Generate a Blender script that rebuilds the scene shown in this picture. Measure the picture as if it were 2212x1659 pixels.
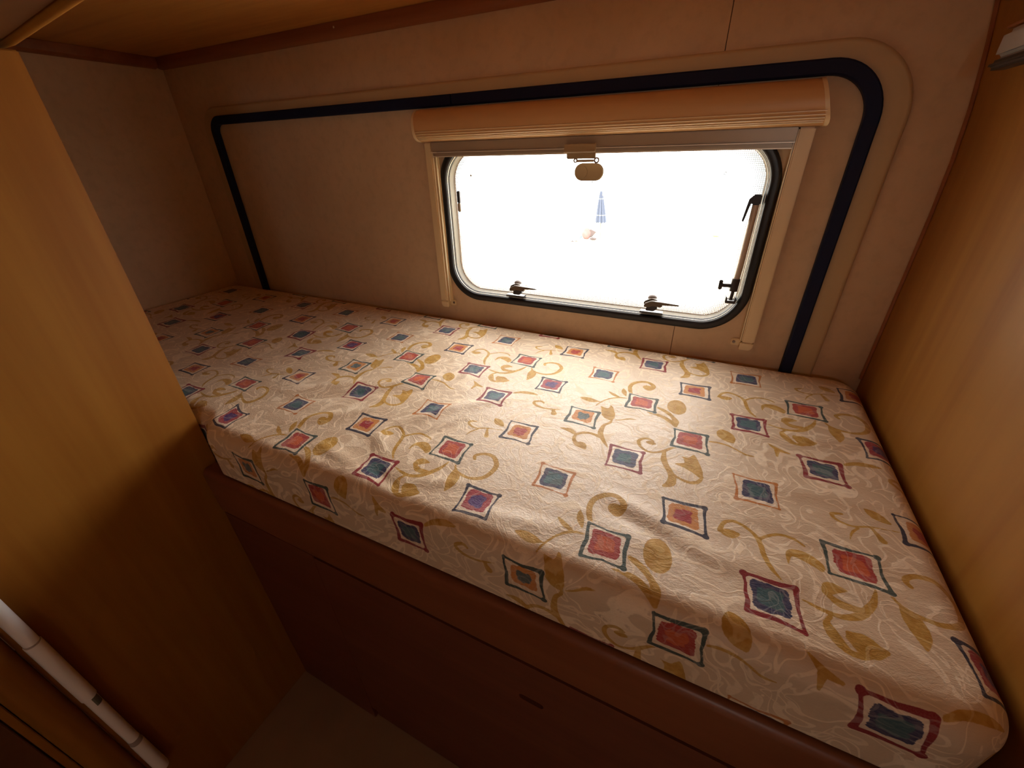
import bpy, bmesh, math, random
import numpy as np
from mathutils import Vector, Matrix, Euler
random.seed(4)
rng = np.random.default_rng(7)
sc = bpy.context.scene
COL = sc.collection
for o in list(bpy.data.objects): bpy.data.objects.remove(o)

# ------------------------------------------------------------------ camera
cam = bpy.data.objects.new('camera', bpy.data.cameras.new('camera')); COL.objects.link(cam)
cam.data.sensor_width = 36; cam.data.lens = 886.75/2212*36; cam.data.clip_start = .02; cam.data.clip_end = 500
yaw, pitch, roll = -.4625, -.5133, -.0268
fw = Vector((math.sin(yaw)*math.cos(pitch), math.cos(yaw)*math.cos(pitch), math.sin(pitch)))
rt = Vector((math.cos(yaw), -math.sin(yaw), 0)); upv = rt.cross(fw)
r2 = rt*math.cos(roll)+upv*math.sin(roll); u2 = -rt*math.sin(roll)+upv*math.cos(roll)
M = Matrix((r2, u2, -fw)).transposed().to_4x4(); M.translation = (1.6281, -.9433, .4068)
cam.matrix_world = M
sc.camera = cam

# ------------------------------------------------------------------ daylight and exposure
SKY = 11.5
w = bpy.data.worlds.new('sky'); sc.world = w; w.use_nodes = True
bg = w.node_tree.nodes['Background']; bg.inputs[0].default_value = (1, .965, .90, 1); bg.inputs[1].default_value = SKY
sun = bpy.data.objects.new('sun', bpy.data.lights.new('sun', 'SUN')); COL.objects.link(sun)
sun.data.energy = 5; sun.data.color = (1, .95, .85); sun.data.angle = .01; sun.rotation_euler = Euler((math.radians(3), math.radians(38), 0))
def portal(loc, rot, sx, sz):
    l = bpy.data.objects.new('window_portal', bpy.data.lights.new('window_portal', 'AREA')); COL.objects.link(l)
    l.data.shape = 'RECTANGLE'; l.data.size = sx; l.data.size_y = sz; l.data.cycles.is_portal = True
    l.location = loc; l.rotation_euler = rot
portal((1.343, .05, .243), (math.radians(-90), 0, 0), .74, .40)      # the bunk window
portal((1.95, -2.02, .44), (math.radians(90), 0, 0), .24, .14)          # unseen opening added behind the camera for fill light
sc.view_settings.view_transform = 'Standard'; sc.view_settings.look = 'None'
sc.view_settings.exposure = 0.2; sc.view_settings.gamma = 1; sc.view_settings.use_curve_mapping = False
sc.cycles.max_bounces = 14; sc.cycles.diffuse_bounces = 8; sc.cycles.transparent_max_bounces = 12
sc.cycles.caustics_reflective = False; sc.cycles.caustics_refractive = False; sc.cycles.sample_clamp_indirect = 6
sc.cycles.use_denoising = True

# ------------------------------------------------------------------ node helpers and materials
class NT:
    def __init__(s, name):
        s.m = bpy.data.materials.new(name); s.m.use_nodes = True; s.t = s.m.node_tree
        s.b = s.t.nodes['Principled BSDF']; s.out = s.t.nodes['Material Output']
    def n(s, typ, props=None, **ins):
        nd = s.t.nodes.new(typ)
        for k, v in (props or {}).items(): setattr(nd, k, v)
        for k, v in ins.items():
            key = int(k[1:]) if k[0] == '_' and k[1:].isdigit() else k.replace('_', ' ')
            s.set(nd.inputs[key], v)
        return nd
    def set(s, sock, v):
        if isinstance(v, bpy.types.NodeSocket): s.t.links.new(v, sock)
        elif isinstance(v, bpy.types.Node): s.t.links.new(v.outputs[0], sock)
        else: sock.default_value = v
    def math(s, op, a, b=0., c=None):
        kw = dict(_0=a, _1=b)
        if c is not None: kw['_2'] = c
        return s.n('ShaderNodeMath', {'operation': op}, **kw).outputs[0]
    def mix(s, f, a, b, bt='MIX'):
        nd = s.t.nodes.new('ShaderNodeMix'); nd.data_type = 'RGBA'; nd.blend_type = bt
        s.set(nd.inputs[0], f); s.set(nd.inputs[6], a); s.set(nd.inputs[7], b); return nd.outputs[2]
    def step(s, v, lo, hi):
        nd = s.n('ShaderNodeMapRange', {'interpolation_type': 'SMOOTHSTEP'}, Value=v, From_Min=lo, From_Max=hi); return nd.outputs[0]
    def noise(s, vec, scale, detail=3., rough=.5, dist=0.):
        return s.n('ShaderNodeTexNoise', Vector=vec, Scale=scale, Detail=detail, Roughness=rough, Distortion=dist)
    def scaled(s, vec, sc_):
        return s.n('ShaderNodeVectorMath', {'operation': 'MULTIPLY'}, _0=vec, _1=sc_).outputs[0]
    def bump(s, h, strength=.3, dist=.001, normal=None):
        nd = s.n('ShaderNodeBump', Height=h, Strength=strength, Distance=dist)
        if normal is not None: s.set(nd.inputs['Normal'], normal)
        return nd.outputs[0]
    def obj(s): return s.n('ShaderNodeTexCoord').outputs['Object']
    def fin(s, color=None, rough=None, normal=None, **kw):
        if color is not None: s.set(s.b.inputs['Base Color'], color)
        if rough is not None: s.set(s.b.inputs['Roughness'], rough)
        if normal is not None: s.set(s.b.inputs['Normal'], normal)
        for k, v in kw.items(): s.set(s.b.inputs[k.replace('_', ' ')], v)
        return s.m

def rgba(c): return (c[0], c[1], c[2], 1)
def wood(name, light, dark, axis='z', rough=.42, sc_=1.):
    t = NT(name); co = t.obj()
    st = {'z': (1, 1, .06), 'x': (.06, 1, 1), 'y': (1, .06, 1)}[axis]
    v = t.scaled(co, tuple(q*sc_ for q in st))
    n1 = t.noise(v, 9, 4, .55, .6).outputs[0]; n2 = t.noise(v, 60, 3, .6).outputs[0]
    n3 = t.noise(co, 3, 2).outputs[0]
    f = t.math('ADD', t.math('MULTIPLY', n1, .7), t.math('MULTIPLY', n2, .3))
    f = t.step(f, .36, .66)
    f = t.math('MULTIPLY', f, t.math('ADD', t.math('MULTIPLY', n3, .6), .7))
    col = t.mix(f, rgba(light), rgba(dark))
    return t.fin(col, rough, t.bump(n2, .08, .0006), Specular_IOR_Level=.35)
def plain(name, c, rough=.5, spec=.4, metal=0., var=.06, bscale=400, bstr=.05):
    t = NT(name); co = t.obj(); n = t.noise(co, 14, 3).outputs[0]
    col = t.mix(n, rgba([x*(1-var) for x in c]), rgba([min(1, x*(1+var)) for x in c]))
    fine = t.noise(co, bscale, 2).outputs[0]
    return t.fin(col, rough, t.bump(fine, bstr, .0004), Specular_IOR_Level=spec, Metallic=metal)
def wallpaper():
    t = NT('beige wall covering'); co = t.obj()
    n1 = t.noise(co, 5, 4, .6).outputs[0]; n2 = t.noise(co, 160, 3, .6).outputs[0]; n3 = t.noise(co, 45, 3, .6).outputs[0]
    c = t.mix(t.step(n1, .3, .7), (.66, .48, .315, 1), (.73, .54, .36, 1))
    c = t.mix(t.math('MULTIPLY', t.step(n3, .45, .7), .22), c, (.48, .34, .22, 1))
    h = t.math('ADD', t.math('MULTIPLY', n2, .5), n3)
    return t.fin(c, .75, t.bump(h, .25, .0012), Specular_IOR_Level=.2)
WALL = wallpaper()
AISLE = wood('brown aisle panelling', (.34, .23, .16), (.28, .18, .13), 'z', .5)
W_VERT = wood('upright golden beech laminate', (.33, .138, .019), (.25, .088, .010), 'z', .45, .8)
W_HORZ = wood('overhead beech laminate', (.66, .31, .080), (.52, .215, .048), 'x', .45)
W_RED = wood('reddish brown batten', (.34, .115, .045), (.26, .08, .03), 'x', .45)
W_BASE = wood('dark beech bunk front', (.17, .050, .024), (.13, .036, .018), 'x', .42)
W_RAIL = wood('rounded beech rail', (.24, .074, .030), (.19, .056, .022), 'x', .36)
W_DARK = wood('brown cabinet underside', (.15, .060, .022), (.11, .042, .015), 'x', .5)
FLOORM = plain('worn beige floor covering', (.36, .215, .12), .6, .3, var=.12, bscale=120, bstr=.15)
TAN = plain('tan plastic frame', (.58, .43, .25), .5, .35)
CREAM = plain('cream blind plastic', (.82, .65, .40), .38, .45, var=.03)
CREAM_L = plain('glossy cream ribs', (.82, .66, .42), .28, .5, var=.02)
CASS = wood('wood look blind cassette', (.68, .42, .20), (.62, .365, .165), 'x', .36)
BAR = plain('grey brown blind bar', (.42, .33, .25), .35, .5, metal=.15)
ALU = plain('pale aluminium lip', (.85, .76, .66), .35, .5, metal=.2)
NAVY = plain('navy rubber gasket', (.012, .017, .050), .6, .15)
BLACK = plain('black window rubber', (.014, .012, .013), .35, .4)
GLOSSB = plain('glossy black lip', (.02, .018, .02), .18, .6)
ACRY = None
BROWNP = plain('brown latch plastic', (.10, .065, .035), .35, .5)
DARKP = plain('dark arm plastic', (.03, .022, .022), .4, .4)
BEIGEP = plain('beige plastic', (.42, .30, .17), .4, .45, var=.03)
ARM = plain('beige metal stay', (.55, .45, .36), .35, .5, metal=.2)
WHITEP = plain('white enamel tube', (.90, .88, .87), .3, .5, var=.02)
GREYL = plain('grey sticker', (.24, .25, .20), .5, .3)
GREYB = plain('grey plastic bracket', (.36, .31, .29), .5, .4)
SCREW = plain('dark screw head', (.25, .18, .14), .25, .6, metal=.8)
t = NT('pale acrylic edge'); ACRYE = t.fin((.95, .90, .80, 1), .25, None, Transmission_Weight=.0, Subsurface_Weight=.0)
tr = t.n('ShaderNodeBsdfTranslucent', Color=(1, .96, .88, 1)); ms = t.n('ShaderNodeMixShader', Fac=.75); t.t.links.new(t.b.outputs[0], ms.inputs[1]); t.t.links.new(tr.outputs[0], ms.inputs[2]); t.t.links.new(ms.outputs[0], t.out.inputs[0])
# pane: clear acrylic, with dots that thin out away from the rim
t = NT('clear acrylic pane with dotted rim'); uvn = t.n('ShaderNodeAttribute', {'attribute_name': 'edge_distance'}); e = uvn.outputs['Fac']
co = t.obj(); mp = t.n('ShaderNodeMapping', Vector=co, Rotation=(0, math.radians(45), 0), Scale=(1300, 1300, 1300)).outputs[0]
sx = t.n('ShaderNodeSeparateXYZ', Vector=mp)
dx = t.math('SINE', sx.outputs[0]); dz = t.math('SINE', sx.outputs[2]); dd = t.math('MULTIPLY', dx, dz)
thr = t.n('ShaderNodeMapRange', Value=e, From_Min=0., From_Max=.042, To_Min=-.7, To_Max=1.02).outputs[0]
dot = t.math('GREATER_THAN', dd, thr)
tb = t.n('ShaderNodeBsdfTransparent', Color=(.97, .975, .98, 1)); gl = t.n('ShaderNodeBsdfGlossy', Roughness=.03, Color=(1, 1, 1, 1)); fr = t.n('ShaderNodeFresnel', IOR=1.45)
m1 = t.n('ShaderNodeMixShader', Fac=t.math('MULTIPLY', fr.outputs[0], .6)); t.t.links.new(tb.outputs[0], m1.inputs[1]); t.t.links.new(gl.outputs[0], m1.inputs[2])
db = t.n('ShaderNodeBsdfDiffuse', Color=(.25, .2, .2, 1)); m2 = t.n('ShaderNodeMixShader', Fac=t.math('MULTIPLY', dot, .93)); t.t.links.new(m1.outputs[0], m2.inputs[1]); t.t.links.new(db.outputs[0], m2.inputs[2])
t.t.links.new(m2.outputs[0], t.out.inputs[0]); PANE = t.m

# ------------------------------------------------------------------ mesh helpers
def link(name, me, mat=None, parent=None):
    o = bpy.data.objects.new(name, me); COL.objects.link(o)
    if mat: me.materials.append(mat)
    if parent: o.parent = parent
    return o
def tag(o, label=None, cat=None, group=None, kind=None):
    if label: o['label'] = label
    if cat: o['category'] = cat
    if group: o['group'] = group
    if kind: o['kind'] = kind
    return o
def empty(name, loc, label=None, cat=None, group=None, kind=None):
    o = bpy.data.objects.new(name, None); COL.objects.link(o); o.location = loc; o.empty_display_size = .05
    return tag(o, label, cat, group, kind)
def bmobj(name, bm, mat, parent=None, smooth=False, sharp=35):
    bmesh.ops.recalc_face_normals(bm, faces=bm.faces)
    me = bpy.data.meshes.new(name); bm.to_mesh(me); bm.free()
    if smooth:
        for p in me.polygons: p.use_smooth = True
        me.set_sharp_from_angle(angle=math.radians(sharp))
    off = Vector((0, 0, 0))
    if parent:   # geometry is written in world coordinates
        off = parent_loc(parent)
        me.transform(Matrix.Translation(-off))
    return link(name, me, mat, parent)
def parent_loc(p):
    v = Vector(p.location)
    while p.parent: p = p.parent; v += p.location
    return v
def add_box(bm, x0, x1, y0, y1, z0, z1, bev=0, seg=2):
    b = bmesh.new(); bmesh.ops.create_cube(b, size=1)
    for v in b.verts: v.co = Vector(((x0+x1)/2+v.co.x*(x1-x0), (y0+y1)/2+v.co.y*(y1-y0), (z0+z1)/2+v.co.z*(z1-z0)))
    if bev: bmesh.ops.bevel(b, geom=list(b.edges), offset=bev, segments=seg, affect='EDGES', clamp_overlap=True)
    me = bpy.data.meshes.new('tmp'); b.to_mesh(me); b.free(); bm.from_mesh(me); bpy.data.meshes.remove(me)
def box(name, x0, x1, y0, y1, z0, z1, mat, parent=None, bev=.001, seg=2):
    bm = bmesh.new(); add_box(bm, x0, x1, y0, y1, z0, z1, bev, seg); return bmobj(name, bm, mat, parent, True)
def rrect(x0, x1, z0, z1, r, n=10):
    if not isinstance(r, (list, tuple)): r = [r]*4     # bl, br, tr, tl
    pts = []
    for (cx, cz, a0, rr) in ((x0+r[0], z0+r[0], 180, r[0]), (x1-r[1], z0+r[1], 270, r[1]), (x1-r[2], z1-r[2], 0, r[2]), (x0+r[3], z1-r[3], 90, r[3])):
        for k in range(n+1):
            a = math.radians(a0+90*k/n); pts.append((cx+rr*math.cos(a), cz+rr*math.sin(a)))
    return pts
def loft_rings(name, rings, mat, parent=None, closed=True, smooth=True, cap=False, sharp=35):
    """rings: list of (loop of (x,z), y) with equal counts; consecutive rings joined; closed joins last to first"""
    bm = bmesh.new(); vs = [[bm.verts.new((p[0], y, p[1])) for p in loop] for loop, y in rings]
    n = len(vs[0]); R = len(vs)
    for i in range(R if closed else R-1):
        a, b = vs[i], vs[(i+1) % R]
        for k in range(n): bm.faces.new((a[k], a[(k+1) % n], b[(k+1) % n], b[k]))
    if cap: bm.faces.new(vs[0]); bm.faces.new(vs[-1])
    return bmobj(name, bm, mat, parent, smooth, sharp)
def profile_ring(name, R, prof, mat, parent=None, n=12, sharp=35):
    """sweep a closed profile [(inset, y)] round the rounded rectangle R=(x0,x1,z0,z1,r)"""
    rings = []
    for ins, y in prof:
        r = R[4] if isinstance(R[4], (list, tuple)) else [R[4]]*4
        rings.append((rrect(R[0]+ins, R[1]-ins, R[2]+ins, R[3]-ins, [max(.0015, q-ins) for q in r], n), y))
    return loft_rings(name, rings, mat, parent, True, True, False, sharp)
def prism_x(name, prof, x0, x1, mat, parent=None, smooth=True, sharp=35):
    bm = bmesh.new(); a = [bm.verts.new((x0, y, z)) for y, z in prof]; b = [bm.verts.new((x1, y, z)) for y, z in prof]; n = len(prof)
    for k in range(n): bm.faces.new((a[k], a[(k+1) % n], b[(k+1) % n], b[k]))
    bm.faces.new(a); bm.faces.new(b[::-1]); return bmobj(name, bm, mat, parent, smooth, sharp)
def prism(name, pts, axis, a0, a1, mat, parent=None, bev=0, smooth=True):
    """pts polygon in the two other axes (order x,y,z without axis)"""
    bm = bmesh.new()
    def mk(p, a): q = list(p); q.insert(axis, a); return bm.verts.new(q)
    A = [mk(p, a0) for p in pts]; B = [mk(p, a1) for p in pts]; n = len(pts)
    for k in range(n): bm.faces.new((A[k], A[(k+1) % n], B[(k+1) % n], B[k]))
    bm.faces.new(A); bm.faces.new(B[::-1])
    if bev: bmesh.ops.bevel(bm, geom=list(bm.edges), offset=bev, segments=2, affect='EDGES', clamp_overlap=True)
    return bmobj(name, bm, mat, parent, smooth)
def tube(name, pts, rad, mat, parent=None, seg=16, cap=True):
    bm = bmesh.new(); rings = []
    for i, p in enumerate(pts):
        p = Vector(p); d = (Vector(pts[min(i+1, len(pts)-1)])-Vector(pts[max(i-1, 0)])).normalized()
        ref = Vector((0, 1, 0)) if abs(d.y) < .9 else Vector((1, 0, 0))
        u = d.cross(ref).normalized(); v = d.cross(u); r = rad[i] if isinstance(rad, (list, tuple)) else rad
        rings.append([bm.verts.new(p+u*math.cos(2*math.pi*k/seg)*r+v*math.sin(2*math.pi*k/seg)*r) for k in range(seg)])
    for a, b in zip(rings, rings[1:]):
        for k in range(seg): bm.faces.new((a[k], a[(k+1) % seg], b[(k+1) % seg], b[k]))
    if cap: bm.faces.new(rings[0]); bm.faces.new(rings[-1])
    return bmobj(name, bm, mat, parent, True, 40)

# ------------------------------------------------------------------ the shell
def plate_hole(name, outer, hole, y0, y1, mat, parent=None):
    o = rrect(*outer, .0005, 10); h = rrect(*hole, 10) if len(hole) == 5 else None
    return loft_rings(name, [(o, y0), (h, y0), (h, y1), (o, y1)], mat, parent, True, True)
XR = 1.93; ZB = -.83; ZT = .95; YF = -2.0
HOLE = (.988, 1.6940, .0690, .424, .080)
SEAM = 1.573
wb = empty('wall_back', (1.0, 0, -.83), kind='structure')
# two wall panels meeting in a fine recessed joint
def wall_half(x0, x1):
    # built as a plate with the window hole, then cut at the joint
    bm = bmesh.new(); o = rrect(-.03, 2.0, ZB-.04, ZT+.04, .0005, 10); h = rrect(*HOLE, 10)
    R = [[bm.verts.new((p[0], y, p[1])) for p in L] for L, y in ((o, 0), (h, 0), (h, .03), (o, .03))]
    n = len(o)
    for i in range(4):
        a, b = R[i], R[(i+1) % 4]
        for k in range(n): bm.faces.new((a[k], a[(k+1) % n], b[(k+1) % n], b[k]))
    for x, nx in ((x0, 1), (x1, -1)):
        g = list(bm.verts)+list(bm.edges)+list(bm.faces)
        bmesh.ops.bisect_plane(bm, geom=g, plane_co=(x, 0, 0), plane_no=(-nx, 0, 0), clear_outer=True)
    ed = [e for e in bm.edges if e.is_boundary]
    bmesh.ops.holes_fill(bm, edges=ed, sides=0)
    return bmobj('wall_panel', bm, WALL, wb, True)
wall_half(-.03, SEAM-.0007); wall_half(SEAM+.0007, 2.0)
box('joint_backing', SEAM-.004, SEAM+.004, .004, .03, .42, ZT, W_DARK, wb, 0); box('joint_backing', SEAM-.004, SEAM+.004, .004, .03, ZB, .06, W_DARK, wb, 0)
tag(box('wall_left', -.04, 0, YF, 0, ZB, ZT, WALL, None, 0), kind='structure')
tag(box('floor', -.04, 2.7, YF, 0.03, ZB-.04, ZB, FLOORM, None, 0), kind='structure')
tag(box('ceiling', -.04, 2.7, YF, 0.03, ZT, ZT+.04, AISLE, None, 0), kind='structure')
# wall across the aisle with an unseen opening added to let in fill light, and the side that closes the van behind the camera
tag(plate_hole('wall_front', (-.04, 2.7, ZB, ZT), (1.83, 2.07, .37, .51, .03), YF-.03, YF, AISLE), kind='structure')
tag(box('wall_aisle', 2.7, 2.74, YF-.03, 0.03, ZB, ZT, AISLE, None, 0), kind='structure')
tag(box('trim_1', 1.79, 1.825, YF, YF+.015, .30, .58, TAN, None, .003), kind='structure')

# right hand partition: its face leans in slightly towards the top
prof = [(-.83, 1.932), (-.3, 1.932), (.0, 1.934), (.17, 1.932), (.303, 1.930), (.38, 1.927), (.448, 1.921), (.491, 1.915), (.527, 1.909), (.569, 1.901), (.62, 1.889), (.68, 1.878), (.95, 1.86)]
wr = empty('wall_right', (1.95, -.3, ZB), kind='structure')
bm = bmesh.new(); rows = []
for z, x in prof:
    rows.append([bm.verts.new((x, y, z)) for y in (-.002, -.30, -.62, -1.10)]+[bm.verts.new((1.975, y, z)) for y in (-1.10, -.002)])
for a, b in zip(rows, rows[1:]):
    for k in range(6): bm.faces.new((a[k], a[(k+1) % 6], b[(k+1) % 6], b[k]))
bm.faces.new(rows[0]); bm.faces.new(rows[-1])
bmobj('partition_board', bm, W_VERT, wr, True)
# dark bead where it meets the back wall
tube('corner_bead', [(x-.0012, -.004, z) for z, x in prof if z > -.05], .0035, W_RED, wr, 8)
# ------------------------------------------------------------------ storage hatch in the wall
hd = empty('door_1', (1.0, 0, -.5), kind='structure')
tag(hd, 'large access hatch in the back wall with tan frame and navy gasket')
def prof_arc(i0, i1, h, n=5, base=0.001):
    """raised band between insets i0 and i1, rounded outer and inner edges, standing h off the wall"""
    r = min(h, (i1-i0)/2)*.8; P = [(i0, base)]
    for k in range(n+1):
        a = math.pi/2*k/n; P.append((i0+r-r*math.cos(a), -(h-r)-r*math.sin(a)))
    for k in range(n+1):
        a = math.pi/2*k/n; P.append((i1-r+r*math.sin(a), -(h-r)-r*math.cos(a)))
    P.append((i1, base)); return P
profile_ring('door_frame', (.117, 1.852, -.45, .5465, [.05, .05, .110, .070]), prof_arc(0, .041, .008), TAN, hd, 14)
# navy gasket in two lengths with a small gap on the top run
def gasket(x0, x1):
    bm = bmesh.new(); R = (.160, 1.815, -.42, .522, [.05, .05, .085, .045]); rings = []
    for ins, y in [(0, -.001), (0, -.0135), (.0025, -.016), (.019, -.016), (.0215, -.0135), (.0215, -.001)]:
        rings.append((rrect(R[0]+ins, R[1]-ins, R[2]+ins, R[3]-ins, [q-ins for q in R[4]], 14), y))
    vs = [[bm.verts.new((p[0], y, p[1])) for p in L] for L, y in rings]; n = len(vs[0])
    for i in range(6):
        a, b = vs[i], vs[(i+1) % 6]
        for k in range(n): bm.faces.new((a[k], a[(k+1) % n], b[(k+1) % n], b[k]))
    for x, s in ((x0, -1), (x1, 1)):
        bmesh.ops.bisect_plane(bm, geom=list(bm.verts)+list(bm.edges)+list(bm.faces), plane_co=(x, 0, 0), plane_no=(s, 0, 0), clear_outer=True)
        bmesh.ops.holes_fill(bm, edges=[e for e in bm.edges if e.is_boundary], sides=0)
    return bmobj('gasket', bm, NAVY, hd, True)
gasket(.1, 1.0325); gasket(1.0355, 1.9)

# ------------------------------------------------------------------ window
wn = empty('window_1', (1.343, 0, .24), kind='structure')
RB = (.976, 1.7060, .0570, .4360, .092)
profile_ring('rubber_seal', RB, prof_arc(0, .0183, .008, 5, .028), BLACK, wn, 16)
profile_ring('chrome_line', RB, [(.0185, .028), (.0185, .001), (.0188, -.0005), (.0194, -.0005), (.0197, .001), (.0197, .028)], ALU, wn, 16)
profile_ring('inner_lip', RB, [(.0199, .028), (.0199, .0035), (.0205, .0025), (.0213, .0035), (.0217, .0060), (.0217, .028)], GLOSSB, wn, 16)
profile_ring('pane_rim', RB, [(.0218, .0295), (.0218, .0066), (.0220, .0062), (.0223, .0235), (.0224, .0245), (.0224, .0295)], ACRYE, wn, 16)
profile_ring('pane_bevel', RB, [(.0225, .0295), (.0225, .0250), (.0232, .0255), (.0236, .0265), (.0236, .0295)], BAR, wn, 16)
# the pane itself carries its distance from the rim for the dots
x0, x1, z0, z1, r = RB[0]+.0226, RB[1]-.0226, RB[2]+.0226, RB[3]-.0226, RB[4]-.0226
bm = bmesh.new(); lay = bm.verts.layers.float.new('edge_distance'); rings = []
for ins in (0, .004, .008, .014, .02, .028, .038, .05, .07, .1, .13):
    rr = max(.0012, r-ins); L = rrect(x0+ins, x1-ins, z0+ins, z1-ins, rr, 10)
    # the dots reach further into the corners
    rw = []
    for p in L:
        v = bm.verts.new((p[0], .0272, p[1])); ex = min(p[0]-x0, x1-p[0]); ez = min(p[1]-z0, z1-p[1]); s = .055
        cxn = max(0, 1-ex/s); czn = max(0, 1-ez/s); v[lay] = max(0, ins*1.25-.022*cxn*czn); rw.append(v)
    rings.append(rw)
for a, b in zip(rings, rings[1:]):
    n = len(a)
    for k in range(n): bm.faces.new((a[k], a[(k+1) % n], b[(k+1) % n], b[k]))
bm.faces.new(rings[-1])
bmobj('pane', bm, PANE, wn)
def disc(name, c, r, y0, y1, mat, parent, n=20, rx=None, bev=.0):
    pts = [(c[0]+(rx or r)*math.cos(2*math.pi*k/n), c[1]+r*math.sin(2*math.pi*k/n)) for k in range(n)]
    return prism(name, pts, 1, y0, y1, mat, parent, bev)
# knob housing on the pane (pill shaped) with a round button
kp = [(1.3365+.0168*math.cos(a), .3685+.0168*math.sin(a)) for a in [math.pi/2+math.pi*k/12 for k in range(13)]] + \
     [(1.3665+.0168*math.cos(a), .3685+.0168*math.sin(a)) for a in [-math.pi/2+math.pi*k/12 for k in range(13)]]
kp = [(a-.002, b-.0015) for a, b in kp]
kb = prism('pane_knob', kp, 1, .004, .0268, BEIGEP, wn, .002)
disc('button', (1.335, .3670), .0135, .0015, .0040, BEIGEP, kb, 24, bev=.0012)
disc('pin', (1.3545, .3475), .0012, .018, .0268, DARKP, wn, 10)
disc('pane_stud', (1.0520, .3605), .0024, .018, .0268, BAR, wn, 14)
rg = [(1.612+.003*math.cos(a), .3630+.003*math.sin(a)) for a in [2*math.pi*k/16 for k in range(16)]]
rg2 = [(1.612+.0018*math.cos(a), .3630+.0018*math.sin(a)) for a in [2*math.pi*k/16 for k in range(16)]]
loft_rings('pane_eyelet', [(rg, .0205), (rg2, .0205), (rg2, .0268), (rg, .0268)], GREYB, wn)
# two turning latches on the lower lip
def latch(x, flip):

    la = box('latch', x-.024, x+.026, -.0095, .008, .0800, .0850, GLOSSB, wn, .0008)
    near = lambda P: [(1.628+(a-1.628)*.966, .407+(b-.407)*.966) for a, b in P]
    prism('latch_post', near([(x-.014, .0800), (x-.013, .0925), (x-.004, .0975), (x+.008, .0960), (x+.012, .0880), (x+.004, .0800)]), 1, -.021, -.004, DARKP, la, .0012)
    prism('latch_body', near([(x-.019, .0945), (x-.0195, .1035), (x-.006, .1105), (x+.004, .1110), (x+.021, .1040), (x+.022, .0930), (x+.012, .0925), (x+.004, .0965)]), 1, -.028, -.002, BROWNP, la, .0018)
    prism('latch_lever', near([(x-.017, .0930), (x-.0165, .1010), (x-.002, .1085), (x+.012, .1085), (x+.0575, .1060), (x+.060, .1045), (x+.0575, .1028), (x+.018, .1030), (x+.004, .0985), (x-.006, .0935)]), 1, -.037, -.028, BROWNP, la, .0014)
    bm = bmesh.new(); bmesh.ops.create_uvsphere(bm, u_segments=16, v_segments=10, radius=.0085)
    bmesh.ops.scale(bm, vec=(1.2, .9, .8), verts=bm.verts); bmesh.ops.translate(bm, vec=(near([(x-.003, 0)])[0][0], -.012, .1195), verts=bm.verts)
    bmobj('latch_cap', bm, GREYB, la, True)
    return la
latch(1.176, 1); latch(1.517, 1)
# stays
s1 = box('stay_arm', 1.0225, 1.0300, -.006, .002, .300, .328, DARKP, wn, .0015)
box('stay_slide', 1.0230, 1.0315, -.007, .001, .281, .300, ARM, s1, .0012)
s2 = tube('stay_arm', [(1.6745, -.006, .316), (1.6735, -.008, .20), (1.6722, -.010, .170)], .0060, ARM, wn, 14)
box('stay_hinge', 1.6665, 1.6815, -.014, .010, .312, .330, DARKP, s2, .002)
prism('stay_clip', [(1.668, .3285), (1.6615, .322), (1.657, .284), (1.6605, .282), (1.666, .314)], 1, -.012, .0, DARKP, s2, .0006)
tube('stay_collar', [(1.6722, -.010, .176), (1.6715, -.010, .151)], .0078, DARKP, s2, 16)
tube('stay_rod', [(1.6715, -.010, .152), (1.6710, -.010, .132)], .0035, DARKP, s2, 12)
tube('stay_screw', [(1.668, -.012, .1615), (1.650, -.014, .1615)], .0040, DARKP, s2, 12)
disc_pts = [(-.014+.0085*math.cos(a), .1625+.0115*math.sin(a)) for a in [2*math.pi*k/6 for k in range(6)]]
prism('stay_knob', disc_pts, 0, 1.6425, 1.6500, DARKP, s2, .0015)
prism('stay_foot', [(1.6610, .125), (1.6610, .138), (1.6640, .138), (1.6640, .130), (1.6780, .130), (1.6780, .138), (1.6810, .138), (1.6810, .125)], 1, -.014, .004, DARKP, s2, .0008)

# ------------------------------------------------------------------ roller blind round the window
rb = empty('roller_blind', (1.343, -.02, .04), 'wood-look roller blind cassette with cream side rails around the window', 'blind')
pr = [(0, .433), (-.020, .4325), (-.034, .4335), (-.043, .4365), (-.0495, .4415), (-.053, .449), (-.0545, .457), (-.0545, .468), (-.052, .479), (-.046, .487), (-.037, .4930), (-.024, .4965), (0, .4985)]
cs = prism_x('cassette', pr, .952, 1.741, CASS, rb, True, 60)
def taper(o):
    for v in o.data.vertices:
        if v.co.x+1.343 > 1.6: v.co.x -= .019*max(0, min(1, (v.co.z+.04-.438)/.055))
taper(cs)
for k, (y, z) in enumerate([(-.0475, .4395), (-.0505, .4428), (-.0527, .4470), (-.0445, .4372), (-.0540, .4520)]):
    tube('cassette_ridge', [(.956, y, z), (1.737, y, z)], .0009, CREAM_L, cs, 6)
for x0_, x1_ in ((.9475, .9535), (1.7395, 1.7455)):
    taper(prism_x('cassette_end', [(y*1.012, z+(.0006 if z > .45 else -.0006)) for y, z in pr], x0_, x1_, CREAM, cs, True, 60))
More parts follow.
